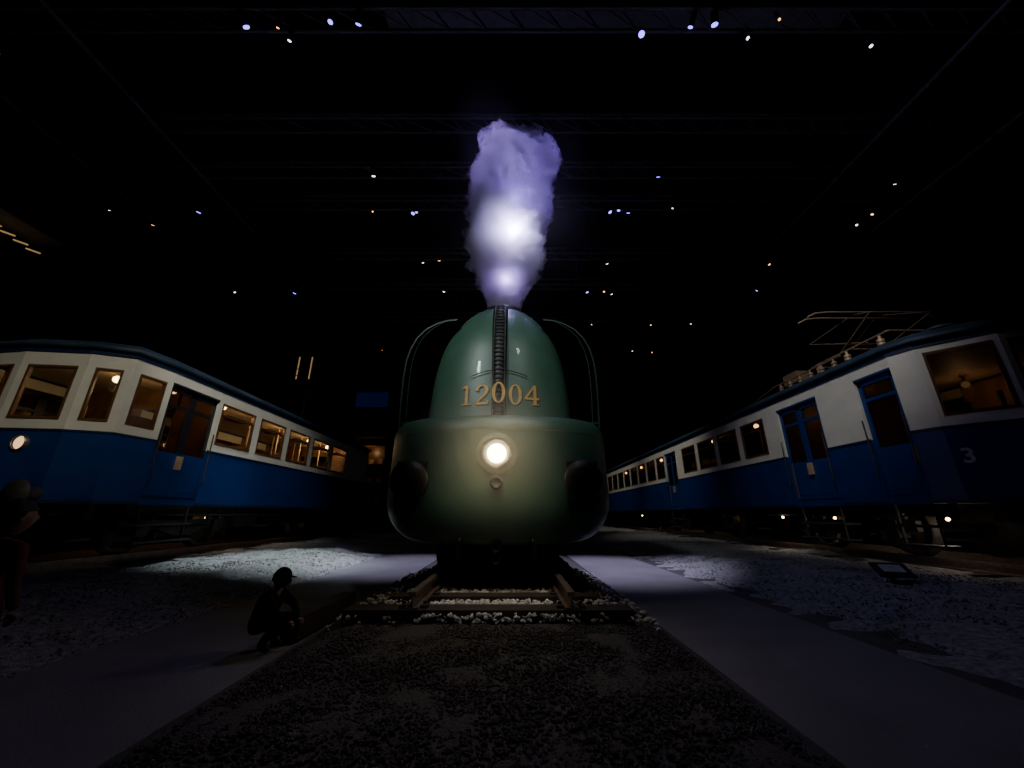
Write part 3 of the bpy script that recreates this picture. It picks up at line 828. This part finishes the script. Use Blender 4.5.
cx, cy = -2.06, 3.60
J = [(0, 0, .20, .095), (.04, 0, .30, .098), (.08, 0, .40, .085), (.10, 0, .46, .038),
     (.08, -.11, .40, .048), (.18, -.13, .29, .034), (.26, -.06, .22, .024),
     (.08, .11, .40, .048), (.20, .12, .31, .034), (.28, .05, .22, .024),
     (.02, -.07, .18, .070), (.22, -.09, .24, .050), (.08, -.09, .05, .033), (.17, -.10, .028, .027),
     (.02, .07, .18, .070), (.22, .08, .24, .050), (.08, .08, .05, .033), (.17, .08, .028, .027)]
J = [(cx+x, cy+y, FL+.015+z, r) for x, y, z, r in J]
E = [(0, 1), (1, 2), (2, 3), (2, 4), (4, 5), (5, 6), (2, 7), (7, 8), (8, 9), (0, 10), (10, 11), (11, 12), (12, 13), (0, 14), (14, 15), (15, 16), (16, 17)]
R = {e: 'navy' for e in E}
for e in E[9:]: R[e] = 'denim'
R[(2, 3)] = 'skin'
R[(12, 13)] = 'hair'; R[(16, 17)] = 'hair'
kid = figure('crouching_child', J, E, R, 0, (cx+.125, cy, FL+.535), (.9, .35, -.2), .070, 'navy')
hand(kid, J[6][:3], (.8, .1, -.5), (0, 0, 1), .055); hand(kid, J[9][:3], (.8, -.1, -.5), (0, 0, 1), .055)

cx, cy = -2.98, 2.42
J = [(0, 0, .56, .095), (0, 0, .68, .09), (0, 0, .82, .095), (0, .01, .905, .042),
     (-.13, 0, .84, .045), (-.17, -.01, .66, .034), (-.15, .06, .51, .025), (.13, 0, .84, .045), (.17, -.01, .66, .034), (.15, .06, .51, .025),
     (-.07, 0, .50, .075), (-.075, .01, .29, .052), (-.075, -.01, .06, .035), (-.08, .11, .03, .033),
     (.07, 0, .50, .075), (.075, .01, .29, .052), (.075, -.01, .06, .035), (.08, .11, .03, .033)]
J = [(cx+x, cy+y, FL+.02+z, r) for x, y, z, r in J]
R = {e: 'red' for e in E}
for e in E[9:]: R[e] = 'denim'
R[(2, 3)] = 'skin'; R[(12, 13)] = 'hair'; R[(16, 17)] = 'hair'
kid2 = figure('standing_child', J, E, R, 0, (cx, cy+.03, FL+1.03), (.35, 1, .1), .088, 'hair')
hand(kid2, J[6][:3], (0, .25, -1), (0, 1, .2), .06); hand(kid2, J[9][:3], (0, .25, -1), (0, 1, .2), .06)

# ------------------------------------------------------------ LIGHTS
def spot(name, loc, tgt, e, col, ang, blend=.8, r=.15):
    ld = bpy.data.lights.new(name, 'SPOT'); ld.energy = e; ld.color = col; ld.spot_size = ang*D2; ld.spot_blend = blend; ld.shadow_soft_size = r
    o = bpy.data.objects.new(name, ld); o.location = loc
    o.rotation_euler = (Vector(tgt)-Vector(loc)).to_track_quat('-Z', 'Y').to_euler(); scene.collection.objects.link(o); return o
def point(name, loc, e, col, r=.1):
    ld = bpy.data.lights.new(name, 'POINT'); ld.energy = e; ld.color = col; ld.shadow_soft_size = r
    o = bpy.data.objects.new(name, ld); o.location = loc; scene.collection.objects.link(o); return o
point('plume_core_light', (.03, 6.03, 5.85), 330, (.50, .42, 1), .10)
point('plume_upper_light', (.1, 6.3, 6.9), 120, (.27, .15, 1), .2)
point('plume_top_light', (0, 6.3, 7.7), 130, (.30, .20, 1), .2)
point('plume_base_light', (-.1, 6.25, 4.9), 30, (.45, .30, 1), .1)
spot('plume_spot_a', (-2.2, 2.6, 10.3), (0, 6.5, 7.2), 2200, (.42, .28, 1), 22)
spot('plume_spot_b', (3.4, 4.6, 10.1), (0, 6.5, 6.8), 900, (.34, .22, 1), 24)
spot('path_spot', (2.6, 9.6, 10.4), (1.9, 8.7, 0), 5600, (.76, .69, 1), 29, 1.0, .15)
spot('path_spot', (-2.9, 9.6, 10.4), (-2.4, 9.2, 0), 4200, (.76, .70, 1), 27, 1.0, .15)
spot('path_spot_wide', (2.6, 8.0, 10.4), (2.6, 6.0, 0), 170, (.42, .46, 1), 50, 1.0, .2)
spot('loco_spot_a', (-3.6, -1.0, 8.5), (X0, 5.5, 3.2), 1400, (.90, 1, .98), 25, 1, .3)
spot('loco_spot_b', (2.6, -1.0, 9.5), (X0, 5.2, 3.0), 520, (.90, 1, .98), 25, 1, .3)
spot('nose_glow_spot', (.1, 0.2, 9.0), (X0, 4.9, 1.0), 800, (1, .80, .46), 12, 1, .2)  # warm spot added to give the glow below the headlamp
spot('track_spot', (.2, 1.8, 9.5), (X0, 4.9, -.2), 1000, (1, .95, .88), 14, 1, .2)
spot('ballast_spot', (.2, 1.2, 9.5), (X0, 3.6, -.2), 190, (1, .92, .84), 28, 1, .2)
spot('left_car_spot', (-.8, 1.6, 10), (-6.7, 9.2, 3.0), 2600, (1, .96, .84), 27, 1, .2)
spot('left_car_front_spot', (2.6, -3.0, 9.0), (-7.2, 5.9, 3.0), 2200, (1, .93, .75), 22, 1, .2)
spot('right_car_spot', (1.0, 1.6, 10), (6.7, 7.8, 3.3), 1500, (1, .98, .92), 29, 1, .2)
spot('right_car_spot_far', (-1, 12, 9.8), (6.5, 16, 2.6), 1300, (1, .95, .85), 42, 1, .2)
spot('right_car_spot_end', (1, 18, 9.8), (6.5, 24, 2.6), 1100, (1, .95, .85), 50, 1, .2)
spot('left_gravel_spot', (-5.0, 9.4, 10.2), (-4.8, 8.8, 0), 5200, (.85, .97, 1), 27, 1, .2)
point('underfloor_lamp', (-7.2, 10.4, .4), 2.5, (1, .5, .2), .05)
point('underfloor_lamp', (-7.1, 12.6, .4), 2, (1, .6, .3), .05)
for yy, e in ((6.6, 4), (10.6, 6), (16, 5), (22, 5)): point('underfloor_lamp', (7.05, yy, .5), e, (1, .82, .66), .05)
point('cabinet_light', (-7, 19.0, 3.7), 6, (1, .6, .25), .1)
point('headlamp_bulb', (X0, 4.68, 1.42), 11, (1, .74, .36), .06)

w = bpy.data.worlds.new('hall_dark'); w.use_nodes = True
w.node_tree.nodes['Background'].inputs[0].default_value = (.10, .12, .3, 1); w.node_tree.nodes['Background'].inputs[1].default_value = .004
scene.world = w

# ------------------------------------------------------------ CAMERA
cd = bpy.data.cameras.new('camera'); cd.sensor_width = 36; cd.lens = 36*385/1024; cd.clip_start = .05; cd.clip_end = 200
co = bpy.data.objects.new('camera', cd); co.location = (0, 0, .70); co.rotation_euler = (math.pi/2+math.atan(130/385), 0, 0)
scene.collection.objects.link(co); scene.camera = co
